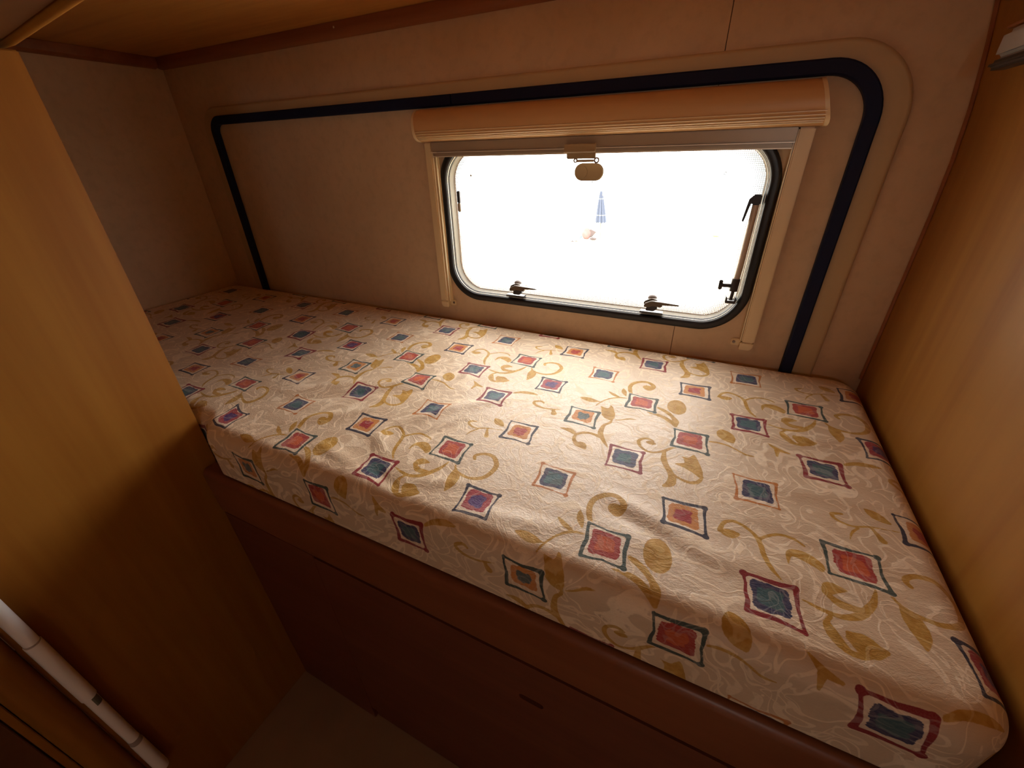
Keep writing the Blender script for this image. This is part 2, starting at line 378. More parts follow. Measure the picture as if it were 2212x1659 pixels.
def rail(side):
    s = 1 if side == 'l' else -1
    X = (lambda a: .951+a) if side == 'l' else (lambda a: 1.7335-a)
    def bx(nm, a0, a1, y0, y1, z0, z1, m, par, bev=.001):
        xs = sorted((X(a0), X(a1))); return box(nm, xs[0], xs[1], y0, y1, z0, z1, m, par, bev)
    R = bx('side_rail', 0, .0205 if side == 'l' else .0245, -.020, -.0005, .047, .432, CREAM, rb, .0025)
    bx('rail_rib', .0212, .0228, -.019, -.0005, .047, .430, CREAM_L, R, .0006) if side == 'l' else bx('rail_rib', .0252, .0268, -.019, -.0005, .047, .430, CREAM_L, R, .0006)
    if side == 'l':
        bx('rail_rib', .0232, .0262, -.012, -.0005, .047, .430, CREAM, R, .0006)
        bx('rail_rib', .0266, .0280, -.016, -.0005, .047, .430, CREAM_L, R, .0005)
        bx('rail_rib', .0284, .0310, -.009, -.0005, .047, .430, CREAM, R, .0005)
    w_ = .0225 if side == 'l' else .0255
    a = [(X(0.0005), .0465), (X(w_), .0465), (X(w_), .030), (X(.006), .0305), (X(.0012), .036)]
    E_ = prism('rail_end_cap', a, 1, -.0195, -.0005, CREAM, R, .0012)
    xs = sorted((X(w_-.001), X(w_+.017)))
    F = box('screw_tab', xs[0], xs[1], -.006, -.0005, .0335, .0480, CREAM, R, .0015)
    sx_ = X(w_+.0115); disc('screw', (sx_, .0415), .0032, -.0078, -.0058, SCREW, F, 14, bev=.0006)
    return R
rail('l'); rail('r')
pb = box('pull_bar', .974, 1.708, -.026, -.010, .4125, .4325, BAR, rb, .0012)
box('bar_back', .974, 1.708, -.0098, -.0085, .4020, .4325, BAR, pb, 0)
box('bar_lip', .974, 1.708, -.0285, -.0262, .4100, .4118, ALU, pb, .0004)
box('bar_lower', .976, 1.706, -.022, -.010, .4035, .4095, BAR, pb, .0008)
box('bar_lip', .976, 1.706, -.0245, -.0222, .4012, .4030, ALU, pb, .0004)
ct = box('catch', 1.3065, 1.3720, -.034, -.0290, .4050, .4190, BEIGEP, rb, .0012)
box('catch_plate', 1.3115, 1.3715, -.030, -.0250, .3925, .4030, BEIGEP, ct, .001)
box('catch_lip', 1.3065, 1.3720, -.0355, -.0342, .4040, .4052, ALU, ct, .0003)
box('catch_grip', 1.3335, 1.3690, -.032, -.026, .3865, .3910, BEIGEP, ct, .001)
for cx_, rr_ in ((1.3305, .0042), (1.3745, .0056)):
    rg = [(cx_+rr_*math.cos(2*math.pi*k/16), .3895+rr_*math.sin(2*math.pi*k/16)) for k in range(16)]
    rg2 = [(cx_+rr_*.5*math.cos(2*math.pi*k/16), .3895+rr_*.5*math.sin(2*math.pi*k/16)) for k in range(16)]
    loft_rings('catch_ring', [(rg, -.031), (rg2, -.031), (rg2, -.027), (rg, -.027)], GREYB, ct)

# ------------------------------------------------------------------ overhead locker
oh = empty('overhead_locker', (.9, -.3, .675), 'orange-brown beech underside of the locker above the bunk', 'locker')
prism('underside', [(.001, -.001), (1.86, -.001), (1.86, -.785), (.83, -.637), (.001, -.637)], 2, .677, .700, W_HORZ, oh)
tr1 = prism_x('batten', [(-.001, .649), (-.012, .651), (-.018, .656), (-.020, .664), (-.020, .6765), (-.001, .6765)], .002, 1.86, W_RED, oh, True, 50)
bt = prism('batten', [(.001, .649), (.012, .651), (.018, .656), (.020, .664), (.020, .6765), (.001, .6765)], 1, -.640, -.021, W_RED, oh)
box('screw_cap', .735, .739, -.0215, -.0200, .664, .668, CREAM_L, oh, .0005)
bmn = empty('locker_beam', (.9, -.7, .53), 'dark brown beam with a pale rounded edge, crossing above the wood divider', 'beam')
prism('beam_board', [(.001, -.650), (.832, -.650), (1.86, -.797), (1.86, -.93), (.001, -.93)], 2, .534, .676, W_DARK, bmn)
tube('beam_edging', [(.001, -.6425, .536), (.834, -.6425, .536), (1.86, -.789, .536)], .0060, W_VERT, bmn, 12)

# ------------------------------------------------------------------ wooden divider on the left, with post and outer panel
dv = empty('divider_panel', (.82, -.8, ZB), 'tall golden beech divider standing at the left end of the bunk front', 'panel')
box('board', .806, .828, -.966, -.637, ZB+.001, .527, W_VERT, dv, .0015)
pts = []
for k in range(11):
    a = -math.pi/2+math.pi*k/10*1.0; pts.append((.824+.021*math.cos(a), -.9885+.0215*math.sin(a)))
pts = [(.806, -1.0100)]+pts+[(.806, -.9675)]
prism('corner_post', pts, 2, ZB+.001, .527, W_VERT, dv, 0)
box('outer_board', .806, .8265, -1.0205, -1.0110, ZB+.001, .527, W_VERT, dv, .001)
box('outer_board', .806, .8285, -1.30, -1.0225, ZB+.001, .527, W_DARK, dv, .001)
# white telescopic pole hanging in front of the divider
px, py = .8425, -.951
po = empty('pole', (px, py, -.63), 'white telescopic pole standing upright against the left divider', 'pole')
tube('upper_tube', [(px, py, .30), (px, py, -.195)], .0088, WHITEP, po, 24)
tube('joint_ring', [(px, py, -.195), (px, py, -.1975)], .0093, GREYB, po, 24)
tube('middle_tube', [(px, py, -.1975), (px, py, -.352)], .0101, WHITEP, po, 24)
tube('lower_tube', [(px, py, -.352), (px, py, -.505)], .0086, WHITEP, po, 24)
tube('lower_ring', [(px, py, -.505), (px, py, -.518)], .0092, GREYB, po, 24)
tube('tube_end', [(px, py, -.518), (px, py, -.622), (px, py, -.628)], [.0099, .0106, .0098], WHITEP, po, 24)
bm = bmesh.new()
rowa = []
for z in (-.348, -.374):
    rowa.append([bm.verts.new((px+.0089*math.cos(a), py+.0089*math.sin(a), z)) for a in [math.radians(q) for q in (-5, 12, 29, 46, 63)]])
for k in range(4): bm.faces.new((rowa[0][k], rowa[0][k+1], rowa[1][k+1], rowa[1][k]))
bmesh.ops.solidify(bm, geom=list(bm.faces), thickness=.0003)
bmobj('sticker', bm, GREYL, po)
box('wall_clip', .8282, .8425, -.955, -.947, -.24, -.235, GREYB, po, .0005)
box('wall_clip', .8282, .8425, -.955, -.947, .2, .205, GREYB, po, .0005)

# grey bracket high on the right partition
gb = empty('bracket', (1.90, -.12, .49), 'small grey plastic bracket high on the right partition', 'bracket')
box('bracket_body', 1.893, 1.9115, -.185, -.088, .493, .524, GREYB, gb, .006, 3)
box('bracket_base', 1.888, 1.909, -.200, -.098, .482, .4925, DARKP, gb, .004, 3)
box('bracket_lip', 1.898, 1.905, -.185, -.075, .5265, .530, W_RED, gb, .001)

# ------------------------------------------------------------------ bunk base
bb = empty('bunk_base', (1.3, -.3, ZB), 'beech bunk base with rounded front rail and storage door under the mattress', 'bunk')
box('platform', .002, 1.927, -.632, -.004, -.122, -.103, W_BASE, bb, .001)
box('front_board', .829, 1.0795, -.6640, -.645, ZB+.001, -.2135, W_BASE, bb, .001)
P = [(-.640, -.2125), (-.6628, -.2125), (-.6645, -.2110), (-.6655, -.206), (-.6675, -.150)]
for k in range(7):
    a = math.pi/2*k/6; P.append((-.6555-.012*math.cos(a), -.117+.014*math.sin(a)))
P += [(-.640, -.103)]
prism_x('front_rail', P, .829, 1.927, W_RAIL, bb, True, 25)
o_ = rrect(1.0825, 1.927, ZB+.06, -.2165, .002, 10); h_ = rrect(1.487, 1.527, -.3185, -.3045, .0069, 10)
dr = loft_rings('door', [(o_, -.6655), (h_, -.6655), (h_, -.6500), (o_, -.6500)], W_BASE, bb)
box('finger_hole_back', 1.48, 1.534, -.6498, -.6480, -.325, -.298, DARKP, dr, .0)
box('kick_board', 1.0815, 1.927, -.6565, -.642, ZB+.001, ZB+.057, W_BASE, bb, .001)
# gold scroll strokes of one repeat: (left of the right edge, towards the front, width) in millimetres
STROKES=[[(370.2,569.0,2),(376.1,564.1,6),(380.0,553.6,8),(382.1,538.6,8),(377.8,523.6,8),(366.1,512.6,8),(352.9,509.6,8),(342.7,516.9,9),(340.1,527.0,9),(346.1,537.5,10),(351.9,535.3,10)],[(354.2,528.3,8),(350.4,531.4,17),(346.8,533.1,8)],[(392.2,552.5,2),(389.2,565.2,10),(383.0,580.2,2)],[(416.1,575.2,3),(404.7,583.8,8),(392.1,589.9,3)],[(379.6,588.0,2),(390.1,589.1,4),(401.6,595.4,4),(413.6,607.6,3),(422.4,622.2,3),(428.0,635.2,2)],[(461.9,618.5,2),(450.2,619.1,12),(438.2,620.9,13),(424.5,620.5,2)],[(391.5,328.4,3),(392.8,339.8,5),(400.6,351.0,6),(402.3,369.7,9),(399.8,381.1,9),(391.0,396.7,6),(382.5,409.2,2)],[(386.2,329.0,2),(375.7,323.3,3),(362.7,315.2,4),(350.1,314.1,1)],[(400.2,386.2,8),(415.0,382.5,6),(428.6,385.6,6),(439.1,395.0,6)],[(439.1,395.0,5),(451.4,387.5,10),(468.0,386.7,2)],[(439.2,397.5,5),(438.2,409.2,6),(429.7,419.8,9),(415.9,425.5,4)],[(429.7,419.8,4),(423.5,417.2,14),(415.3,425.2,3)],[(330.9,597.0,2),(316.7,602.0,8),(304.7,610.0,9),(296.6,619.1,8),(289.5,631.3,10),(288.4,646.4,4)],[(339.7,622.3,1),(323.5,622.9,7),(309.3,626.9,9),(296.9,636.7,9),(289.3,646.7,6)],[(291.9,560.4,3),(292.4,573.8,28),(291.4,592.2,30),(289.6,605.7,3)],[(281.0,366.7,1),(289.4,370.3,4),(298.5,380.7,6),(308.8,389.5,4),(322.1,394.0,4),(334.4,386.9,5),(339.9,375.4,6),(337.2,366.0,5),(327.4,360.7,5),(317.9,363.8,3)],[(327.5,370.2,4),(321.1,369.8,10),(314.6,370.6,3)],[(299.5,383.4,5),(299.0,402.5,9),(294.2,416.9,9),(288.6,428.4,9),(284.4,440.0,11),(285.7,453.4,12),(294.0,462.4,5)],[(287.5,427.9,4),(277.8,437.1,4),(262.0,441.5,6),(250.1,435.5,6),(244.9,423.1,4)],[(754.1,176.5,6),(748.4,160.6,5),(735.9,153.9,5),(718.8,162.6,5),(711.1,176.3,6),(707.9,197.7,6),(702.4,214.2,5),(694.1,226.1,2)],[(754.1,176.5,3),(742.7,177.1,14),(732.3,173.0,2)],[(711.8,173.3,4),(701.7,162.6,4),(687.6,153.7,4),(672.0,154.3,4),(663.1,160.7,3)],[(684.4,197.8,1),(680.8,180.6,8),(666.9,178.3,16),(654.5,186.0,13),(652.2,194.3,2)],[(679.3,240.9,2),(660.9,246.4,5),(645.1,247.1,6),(630.3,239.8,8),(619.3,226.9,8),(611.1,213.7,6),(605.5,196.9,2)],[(653.9,222.0,8),(647.7,213.7,14),(634.5,211.4,3)],[(652.8,224.5,6),(642.3,231.8,10),(624.7,230.5,6)],[(655.7,251.3,4),(661.7,262.0,5),(658.5,274.3,7),(648.5,283.5,7),(635.0,283.3,6),(623.4,273.4,4)],[(644.6,268.7,6),(633.3,269.5,19),(621.0,269.8,3)],[(593.9,198.2,3),(586.6,209.7,4),(571.9,216.4,5),(555.7,216.9,6),(540.5,208.1,7),(533.1,191.2,8),(533.4,174.2,8),(546.2,160.0,7),(562.5,160.4,6),(573.2,169.2,6),(570.3,177.0,5)],[(588.8,207.7,2),(583.0,222.3,17),(580.9,237.8,15),(582.3,254.3,2)],[(611.7,86.1,3),(623.5,90.6,5),(619.9,99.8,4),(604.7,104.3,3),(588.0,97.8,3),(571.6,94.8,2),(552.2,92.3,2)],[(612.6,129.3,1),(607.7,115.7,3),(599.7,105.8,3)],[(584.9,98.3,3),(578.0,117.4,8)],[(585.1,65.0,1),(574.7,73.4,15),(563.2,81.2,5)],[(684.1,297.8,1),(670.6,310.4,8),(656.2,314.7,4)],[(673.1,328.9,3),(671.7,313.5,8)],[(600.0,319.8,1),(585.8,311.7,5),(573.7,304.4,8),(556.3,300.9,9),(540.2,301.4,2)],[(539.1,330.2,4),(536.4,324.7,6),(526.1,320.5,5),(519.9,324.5,4)],[(537.4,331.7,6),(527.8,338.5,6),(512.1,340.5,4),(497.1,337.5,4),(480.8,331.9,1)],[(496.8,338.4,5),(491.7,350.6,11)],[(218.9,288.5,3),(212.8,303.3,26),(203.3,318.2,6)],[(245.6,333.6,2),(227.4,328.3,4),(209.5,330.0,4),(195.7,337.5,3),(184.6,343.6,4),(174.5,343.6,2)],[(130.2,256.6,3),(124.7,271.2,7),(115.9,283.8,3)],[(113.7,264.3,6),(102.4,273.6,20),(86.8,271.6,5)]]
POLYS=[[(419.8,632.3),(414.4,634.4),(405.4,636.3),(403.4,632.3),(402.7,623.6),(397.7,628.5),(389.9,648.3),(388.0,661.3),(391.0,670.4),(395.3,672.2),(404.3,668.4),(413.3,658.5),(415.3,643.6)],[(277.5,382.8),(271.3,385.6),(264.3,384.7),(257.6,373.4),(253.9,379.3),(248.8,393.7),(244.5,409.7),(243.7,424.5),(248.1,426.4),(257.2,418.9),(268.8,412.2),(284.2,408.6),(279.7,404.7),(269.4,400.3),(271.1,390.7)]]
WARP = [[0.00513, -0.00516], [-0.01557, 0.0152], [-0.05942, -0.0047], [0.0041, 0.01062], [0.05745, -0.01118], [0.06199, 0.0694], [0.02507, -0.00418], [-0.0187, 0.0137], [0.02011, 0.02366]]
# ------------------------------------------------------------------ the printed fabric: distance fields of one pattern repeat
PW, PH, RES = 529.8, 339.2, .5
NX, NY = round(PW/RES), round(PH/RES)
def smooth_poly(p):
    if len(p) < 3: return p
    out = []
    for i in range(len(p)-1):
        a, b, c, d = p[max(i-1, 0)], p[i], p[i+1], p[min(i+2, len(p)-1)]
        for k in range(4):
            t = k/4; out.append(tuple(.5*((2*b[q])+(-a[q]+c[q])*t+(2*a[q]-5*b[q]+4*c[q]-d[q])*t*t+(-a[q]+3*b[q]-3*c[q]+d[q])*t**3) for q in range(3)))
    out.append(p[-1]); return out
gold = np.full((NY, NX), 6., np.float32)
def wrap_min(F, x0, x1, y0, y1, fn):
    ix = np.arange(int(math.floor(x0/RES)), int(math.ceil(x1/RES))+1); iy = np.arange(int(math.floor(y0/RES)), int(math.ceil(y1/RES))+1)
    X, Y = np.meshgrid(ix*RES, iy*RES); v = fn(X, Y); J, I = np.meshgrid(iy % NY, ix % NX, indexing='ij')
    F[J, I] = np.minimum(F[J, I], v)
for st in STROKES:
    p = smooth_poly(st)
    for (xa, ya, wa), (xb, yb, wb_) in zip(p, p[1:]):
        dx_, dy_ = xb-xa, yb-ya; L2 = dx_*dx_+dy_*dy_+1e-6; m = max(wa, wb_)/2+4
        def fn(X, Y):
            t = np.clip(((X-xa)*dx_+(Y-ya)*dy_)/L2, 0, 1); return np.hypot(X-xa-t*dx_, Y-ya-t*dy_)-(wa+(wb_-wa)*t)/2
        wrap_min(gold, min(xa, xb)-m, max(xa, xb)+m, min(ya, yb)-m, max(ya, yb)+m, fn)
def poly_sdf(P, X, Y):
    d = np.full(X.shape, 1e9); ins = np.zeros(X.shape, bool)
    for (xa, ya), (xb, yb) in zip(P, P[1:]+P[:1]):
        dx_, dy_ = xb-xa, yb-ya; t = np.clip(((X-xa)*dx_+(Y-ya)*dy_)/(dx_*dx_+dy_*dy_+1e-9), 0, 1)
        d = np.minimum(d, np.hypot(X-xa-t*dx_, Y-ya-t*dy_))
        if abs(dy_) > 1e-9:
            c = ((ya > Y) != (yb > Y)) & (X < dx_*(Y-ya)/dy_+xa); ins ^= c
    return np.where(ins, -d, d)
for P in POLYS:
    xs = [q[0] for q in P]; ys = [q[1] for q in P]
    wrap_min(gold, min(xs)-5, max(xs)+5, min(ys)-5, max(ys)+5, lambda X, Y: poly_sdf(P, X, Y))
# framed squares: (column, row): frame colour, patch, centre, frame half width, which corners swell
NAVYC, GREENC, MAROON, ORANGE = (.010, .012, .040), (.032, .060, .055), (.25, .006, .018), (.52, .17, .03)
RED, BRICK, CRIM, TEAL, SLATE, OCH, PURP, NB = (.38, .018, .018), (.60, .12, .04), (.34, .010, .03), (.060, .125, .135), (.025, .035, .11), (.60, .22, .04), (.06, .025, .15), (.008, .016, .085)
MOT = {(0, 1): (NAVYC, OCH, RED, 1.3, (2, 3)), (2, 1): (ORANGE, NB, TEAL, 1.1, (1, 3)), (4, 1): (MAROON, SLATE, TEAL, 1.4, (1, 2)),
       (1, 2): (GREENC, RED, BRICK, 1.4, (1, 2)), (3, 2): (NAVYC, OCH, CRIM, 1.7, (1, 3, 2)), (5, 2): (ORANGE, NB, TEAL, 1.1, (2, 0)),
       (0, 3): (NAVYC, CRIM, PURP, 1.4, (0, 1)), (2, 3): (MAROON, NB, TEAL, 1.8, (1, 0)), (4, 3): (GREENC, RED, BRICK, 1.5, (1, 2)),
       (1, 0): (MAROON, NB, TEAL, 2.0, (0, 1, 2)), (3, 0): (GREENC, RED, BRICK, 1.5, (1, 2)), (5, 0): (GREENC, OCH, TEAL, 1.6, (1, 2))}
frame = np.full((NY, NX), 8., np.float32); blob = np.full((NY, NX), 10., np.float32); inner = np.full((NY, NX), 10., np.float32)
cf = np.zeros((NY, NX, 3), np.float32); cbl = np.zeros((NY, NX, 3), np.float32); cin = np.zeros((NY, NX, 3), np.float32)
for (i, j), (c1, c2, c3, hw, sw) in MOT.items():
    cx, cy = i*88.3, j*84.8; r = random.Random(i*7+j)
    # corners in (a, t): a grows to the left, t towards the front: TL, TR, BR, BL as seen from the bed front
    cor = [(25+r.uniform(-1, 3), -24+r.uniform(-2, 1.5)), (-25+r.uniform(-3, 1), -24+r.uniform(-1.5, 2)), (-26+r.uniform(-2, 2), 25+r.uniform(-1, 3)), (25+r.uniform(-2, 2), 25+r.uniform(-2, 1.5))]
    pts = []
    for k in range(4):
        a, b = cor[k], cor[(k+1) % 4]; pts.append(a)
        for q in (.25, .5, .75):
            f_ = 1-.09*math.sin(math.pi*q)*r.uniform(.3, 1.4); pts.append(((a[0]+(b[0]-a[0])*q)*f_, (a[1]+(b[1]-a[1])*q)*f_))
    ph = [r.uniform(0, 6.28) for _ in range(4)]
    ox, oy = r.uniform(-1.5, 1.5), r.uniform(-1.5, 1.5); bh = r.uniform(16.8, 18.6); ih = r.uniform(9.5, 12)
    if c1 is ORANGE: ih += 1
    m = 40; ix = np.arange(int((cx-m)/RES), int((cx+m)/RES)); iy = np.arange(int((cy-m)/RES), int((cy+m)/RES))
    X, Y = np.meshgrid(ix*RES-cx, iy*RES-cy); J, I = np.meshgrid(iy % NY, ix % NX, indexing='ij')
    s_ = poly_sdf(pts, X, Y); th = np.arctan2(Y, X); f_ = np.abs(s_)-(hw+.5)*(1+.3*np.sin(2*th+ph[0]))
    for k in sw: f_ = np.minimum(f_, np.hypot(X-cor[k][0]*.97, Y-cor[k][1]*.97)-(hw+2.6))
    for k in range(4): f_ = np.minimum(f_, np.hypot(X-cor[k][0], Y-cor[k][1])-(hw+.9))
    def rb_(h, rr, ph_, am):
        qx = np.abs(X-ox)-(h-rr); qy = np.abs(Y-oy)-(h-rr)
        return np.hypot(np.maximum(qx, 0), np.maximum(qy, 0))+np.minimum(np.maximum(qx, qy), 0)-rr+am*np.sin(3*th+ph_)+am*.6*np.sin(7*th+2*ph_)
    frame[J, I] = np.minimum(frame[J, I], f_); blob[J, I] = np.minimum(blob[J, I], rb_(bh, 5, ph[1], .8)); inner[J, I] = np.minimum(inner[J, I], rb_(ih, 4, ph[2], 1.1))
    near = (np.abs(X)+np.abs(Y)) < 62
    for A, c in ((cf, c1), (cbl, c2), (cin, c3)): A[J[near], I[near]] = c
    # pale reserve inside the frame
gold = np.maximum(gold, -(frame-1.2)); gold = np.maximum(gold, -(blob-6.5))

# ------------------------------------------------------------------ mattress
MX0, MX1, MY0, MY1, MR, ER, DROP = .006, 1.928, -.660, -.007, .050, .030, .066
stepx = np.concatenate([np.arange(MX0-.075, .5, .0036), np.arange(.5, 1.1, .0026), np.arange(1.1, MX1+.112, .0019)])
stepy = np.arange(MY0-.112+.0, MY1+.07, .0019)
U, V = np.meshgrid(stepx, stepy); ny_, nx_ = U.shape
ex = ER*(math.pi/2-1)+DROP     # extra cloth past the outline
ix0, ix1, iy0, iy1 = MX0+MR, MX1-MR, MY0+MR, MY1-MR
qx = np.clip(U, ix0, ix1); qy = np.clip(V, iy0, iy1); ddx, ddy = U-qx, V-qy; Ld = np.hypot(ddx, ddy); Ls = np.maximum(Ld, 1e-9)
nxv, nyv = ddx/Ls, ddy/Ls
Lmax = MR+ex; Lc = np.minimum(Ld, Lmax)
s_ = Lc-(MR-ER); ang = np.clip(s_/ER, 0, math.pi/2)
out = np.where(s_ <= 0, Lc, MR-ER+ER*np.sin(ang)); dz_ = np.where(s_ <= 0, 0, -ER*(1-np.cos(ang)))-np.maximum(s_-ER*math.pi/2, 0)
X = qx+nxv*out; Y = qy+nyv*out; Z = dz_.copy()
flat = np.clip(1-(-dz_)/.03, 0, 1)
def ridge(xa, ya, xb, yb, w_, h):
    dx_, dy_ = xb-xa, yb-ya; t = np.clip(((U-xa)*dx_+(V-ya)*dy_)/(dx_*dx_+dy_*dy_), 0, 1); d = np.hypot(U-xa-t*dx_, V-ya-t*dy_)
    return (.68 if xa < 1.3 else .5)*h*np.exp(-(d/w_)**2)*np.sin(math.pi*np.clip(.12+.76*t, 0, 1))
H = .0030*np.sin(U*3.1+.4)*np.sin(V*7+1)
for R_ in [(1.20, -.50, 1.26, -.40, .014, .0075), (1.235, -.545, 1.285, -.455, .010, -.005), (1.17, -.54, 1.21, -.57, .016, .006), (1.555, -.520, 1.665, -.552, .013, .0058), (1.56, -.545, 1.70, -.590, .012, -.0045),
           (1.60, -.575, 1.80, -.56, .02, .004), (1.05, -.42, 1.17, -.33, .016, .0050), (.90, -.50, 1.05, -.40, .017, .0060), (.93, -.53, 1.10, -.42, .012, -.0045), (.72, -.44, .86, -.33, .016, .0050), (.78, -.50, .93, -.36, .012, -.004),
           (1.0, -.58, 1.14, -.47, .016, .0050), (1.10, -.60, 1.20, -.62, .012, .004), (1.30, -.61, 1.37, -.58, .012, .004), (1.40, -.625, 1.52, -.60, .012, .0035), (1.22, -.61, 1.29, -.63, .011, -.004),
           (1.10, -.44, 1.17, -.38, .012, -.0045), (1.26, -.42, 1.33, -.35, .014, .004), (1.70, -.42, 1.88, -.40, .018, .0035), (1.72, -.30, 1.90, -.25, .016, .003), (1.45, -.30, 1.60, -.28, .02, .0025), (.60, -.30, .75, -.22, .016, .004), (1.74, -.50, 1.90, -.53, .014, -.0035), (1.80, -.60, 1.9, -.62, .014, .003)]:
    H += ridge(*R_)
for k in range(80):
    a = rng.uniform(0, 6.28); L_ = rng.uniform(.02, .10); xa, ya = rng.uniform(.5, 1.9), rng.uniform(-.68, -.05)
    amp = rng.uniform(-.0013, .0016)*(1.5 if xa < 1.3 else .8)
    H += ridge(xa, ya, xa+L_*math.cos(a), ya+L_*math.sin(a)*.7, rng.uniform(.006, .014), amp)
Z = Z+H*flat
Y = Y-H*.5*(1-flat)*(V < -.5)
# slight waviness of the rolled front edge, and the step back where it passes behind the divider
sm = lambda v, a, b: np.clip((v-a)/(b-a), 0, 1)**2*(3-2*np.clip((v-a)/(b-a), 0, 1))
frontness = sm(-V, .40, .64)
Y = Y+.028*(1-sm(X, .829, .895))*frontness
Z = Z+.0018*np.sin(U*23)*sm(-V, .58, .66)*(s_ < ER*1.6)
keep = (Ld < Lmax+.004)
idx = -np.ones(U.shape, np.int64); idx[keep] = np.arange(keep.sum())
f00, f10, f11, f01 = idx[:-1, :-1], idx[:-1, 1:], idx[1:, 1:], idx[1:, :-1]
ok_ = (f00 >= 0) & (f10 >= 0) & (f11 >= 0) & (f01 >= 0)
F = np.stack([f00[ok_], f10[ok_], f11[ok_], f01[ok_]], 1)
used = np.unique(F); remap = -np.ones(keep.sum(), np.int64); remap[used] = np.arange(len(used)); F = remap[F]
co_ = np.stack([X[keep], Y[keep], Z[keep]], 1)[used]; cu = np.stack([U[keep], V[keep]], 1)[used]
# sample the pattern
# the cloth was pulled on a little askew: offset of the print from a square layout
wx, wy = cu[:, 0]-1.3, np.clip(cu[:, 1], -.70, 0)+.35; one = np.ones_like(wx)
dW = np.stack([one, wx, wy, wx*wx, wx*wy, wy*wy, wx**3, wx*wx*wy, wx*wy*wy], 1) @ np.array(WARP)
a_ = (1.91-cu[:, 0]+dW[:, 0])*1000; t_ = (-.015-cu[:, 1]+dW[:, 1])*1000
ga, gt = a_/RES, t_/RES; i0, j0 = np.floor(ga).astype(int), np.floor(gt).astype(int); fa, ft = ga-i0, gt-j0
def samp(A):
    g = lambda jj, ii: A[jj % NY, ii % NX]
    return g(j0, i0)*(1-fa)*(1-ft)+g(j0, i0+1)*fa*(1-ft)+g(j0+1, i0)*(1-fa)*ft+g(j0+1, i0+1)*fa*ft
sd = np.stack([samp(gold), samp(frame), samp(blob), samp(inner)], 1).astype(np.float32)
me = bpy.data.meshes.new('mattress'); nv = len(co_); nf = len(F)
me.vertices.add(nv); me.vertices.foreach_set('co', co_.astype(np.float32).ravel())
me.loops.add(nf*4); me.loops.foreach_set('vertex_index', F.astype(np.int32).ravel())
me.polygons.add(nf); me.polygons.foreach_set('loop_start', np.arange(0, nf*4, 4, dtype=np.int32)); me.polygons.foreach_set('use_smooth', np.ones(nf, bool))
me.update(calc_edges=True)
def attr(name, arr):
    A = me.attributes.new(name, 'FLOAT_COLOR', 'POINT'); B = np.ones((nv, 4), np.float32); B[:, :arr.shape[1]] = arr; A.data.foreach_set('color', B.ravel())
attr('print_distance', sd)
for nm, A in (('frame_colour', cf), ('patch_colour', cbl), ('centre_colour', cin)): attr(nm, A[j0 % NY, i0 % NX])
A = me.attributes.new('cloth', 'FLOAT_VECTOR', 'POINT'); A.data.foreach_set('vector', np.concatenate([cu, np.zeros((nv, 1))], 1).astype(np.float32).ravel())
t = NT('cream jacquard with printed squares and scrolls')
cl = t.n('ShaderNodeAttribute', {'attribute_name': 'cloth'}).outputs['Vector']
pd = t.n('ShaderNodeAttribute', {'attribute_name': 'print_distance'})
sp = t.n('ShaderNodeSeparateColor', Color=pd.outputs['Color']); g_, f_, b_ = sp.outputs[0], sp.outputs[1], sp.outputs[2]; in_ = pd.outputs['Alpha']
fc = t.n('ShaderNodeAttribute', {'attribute_name': 'frame_colour'}).outputs['Color']; pc = t.n('ShaderNodeAttribute', {'attribute_name': 'patch_colour'}).outputs['Color']; cc = t.n('ShaderNodeAttribute', {'attribute_name': 'centre_colour'}).outputs['Color']
n1 = t.noise(cl, 260, 3, .6).outputs[0]; n2 = t.noise(cl, 700, 2, .6).outputs[0]; n3 = t.noise(cl, 90, 4, .6).outputs[0]; n4 = t.noise(t.scaled(cl, (1, 3.5, 1)), 130, 3, .6, .5).outputs[0]
def mask(sdf, noise, amp, soft=.45):
    v = t.math('ADD', sdf, t.math('MULTIPLY', t.math('SUBTRACT', noise, .5), amp)); return t.math('SUBTRACT', 1., t.step(v, -soft, soft))
# woven figure: loose contour lines of two warped fields
wz = t.n('ShaderNodeVectorMath', {'operation': 'ADD'}, _0=cl, _1=t.scaled(t.n('ShaderNodeVectorMath', {'operation': 'SUBTRACT'}, _0=t.noise(cl, 11, 2, .5).outputs[1], _1=(.5, .5, .5)).outputs[0], (.16, .16, 0))).outputs[0]
def contour(scale, mult, wdt, off):
    v = t.noise(t.n('ShaderNodeVectorMath', {'operation': 'ADD'}, _0=wz, _1=off).outputs[0], scale, 1.2, .45, .4).outputs[0]
    v = t.math('FRACT', t.math('MULTIPLY', v, mult)); v = t.math('ABSOLUTE', t.math('SUBTRACT', v, .5)); v = t.math('ADD', v, t.math('MULTIPLY', t.math('SUBTRACT', n1, .5), .05))
    return t.math('SUBTRACT', 1., t.step(v, wdt*.45, wdt))
l1 = contour(17, 6.5, .125, (0, 0, 0)); l2 = contour(26, 4.0, .095, (3, 1, 0)); broken = t.step(n3, .27, .44)
lines = t.math('MULTIPLY', t.math('MAXIMUM', l1, t.math('MULTIPLY', l2, .8)), broken)
pale = t.mix(t.step(n3, .3, .7), (.97, .80, .60, 1), (.93, .74, .53, 1)); satin = t.mix(n4, (.67, .49, .325, 1), (.72, .535, .36, 1))
base = t.mix(t.math('MULTIPLY', lines, .78), satin, pale)
goldc = t.mix(t.step(n3, .35, .62), (.47, .24, .035, 1), (.58, .33, .075, 1)); goldc = t.mix(t.math('MULTIPLY', lines, .3), goldc, (.80, .60, .32, 1))
gm = mask(g_, n1, 1.6); c = t.mix(t.math('MULTIPLY', gm, .97), base, goldc)
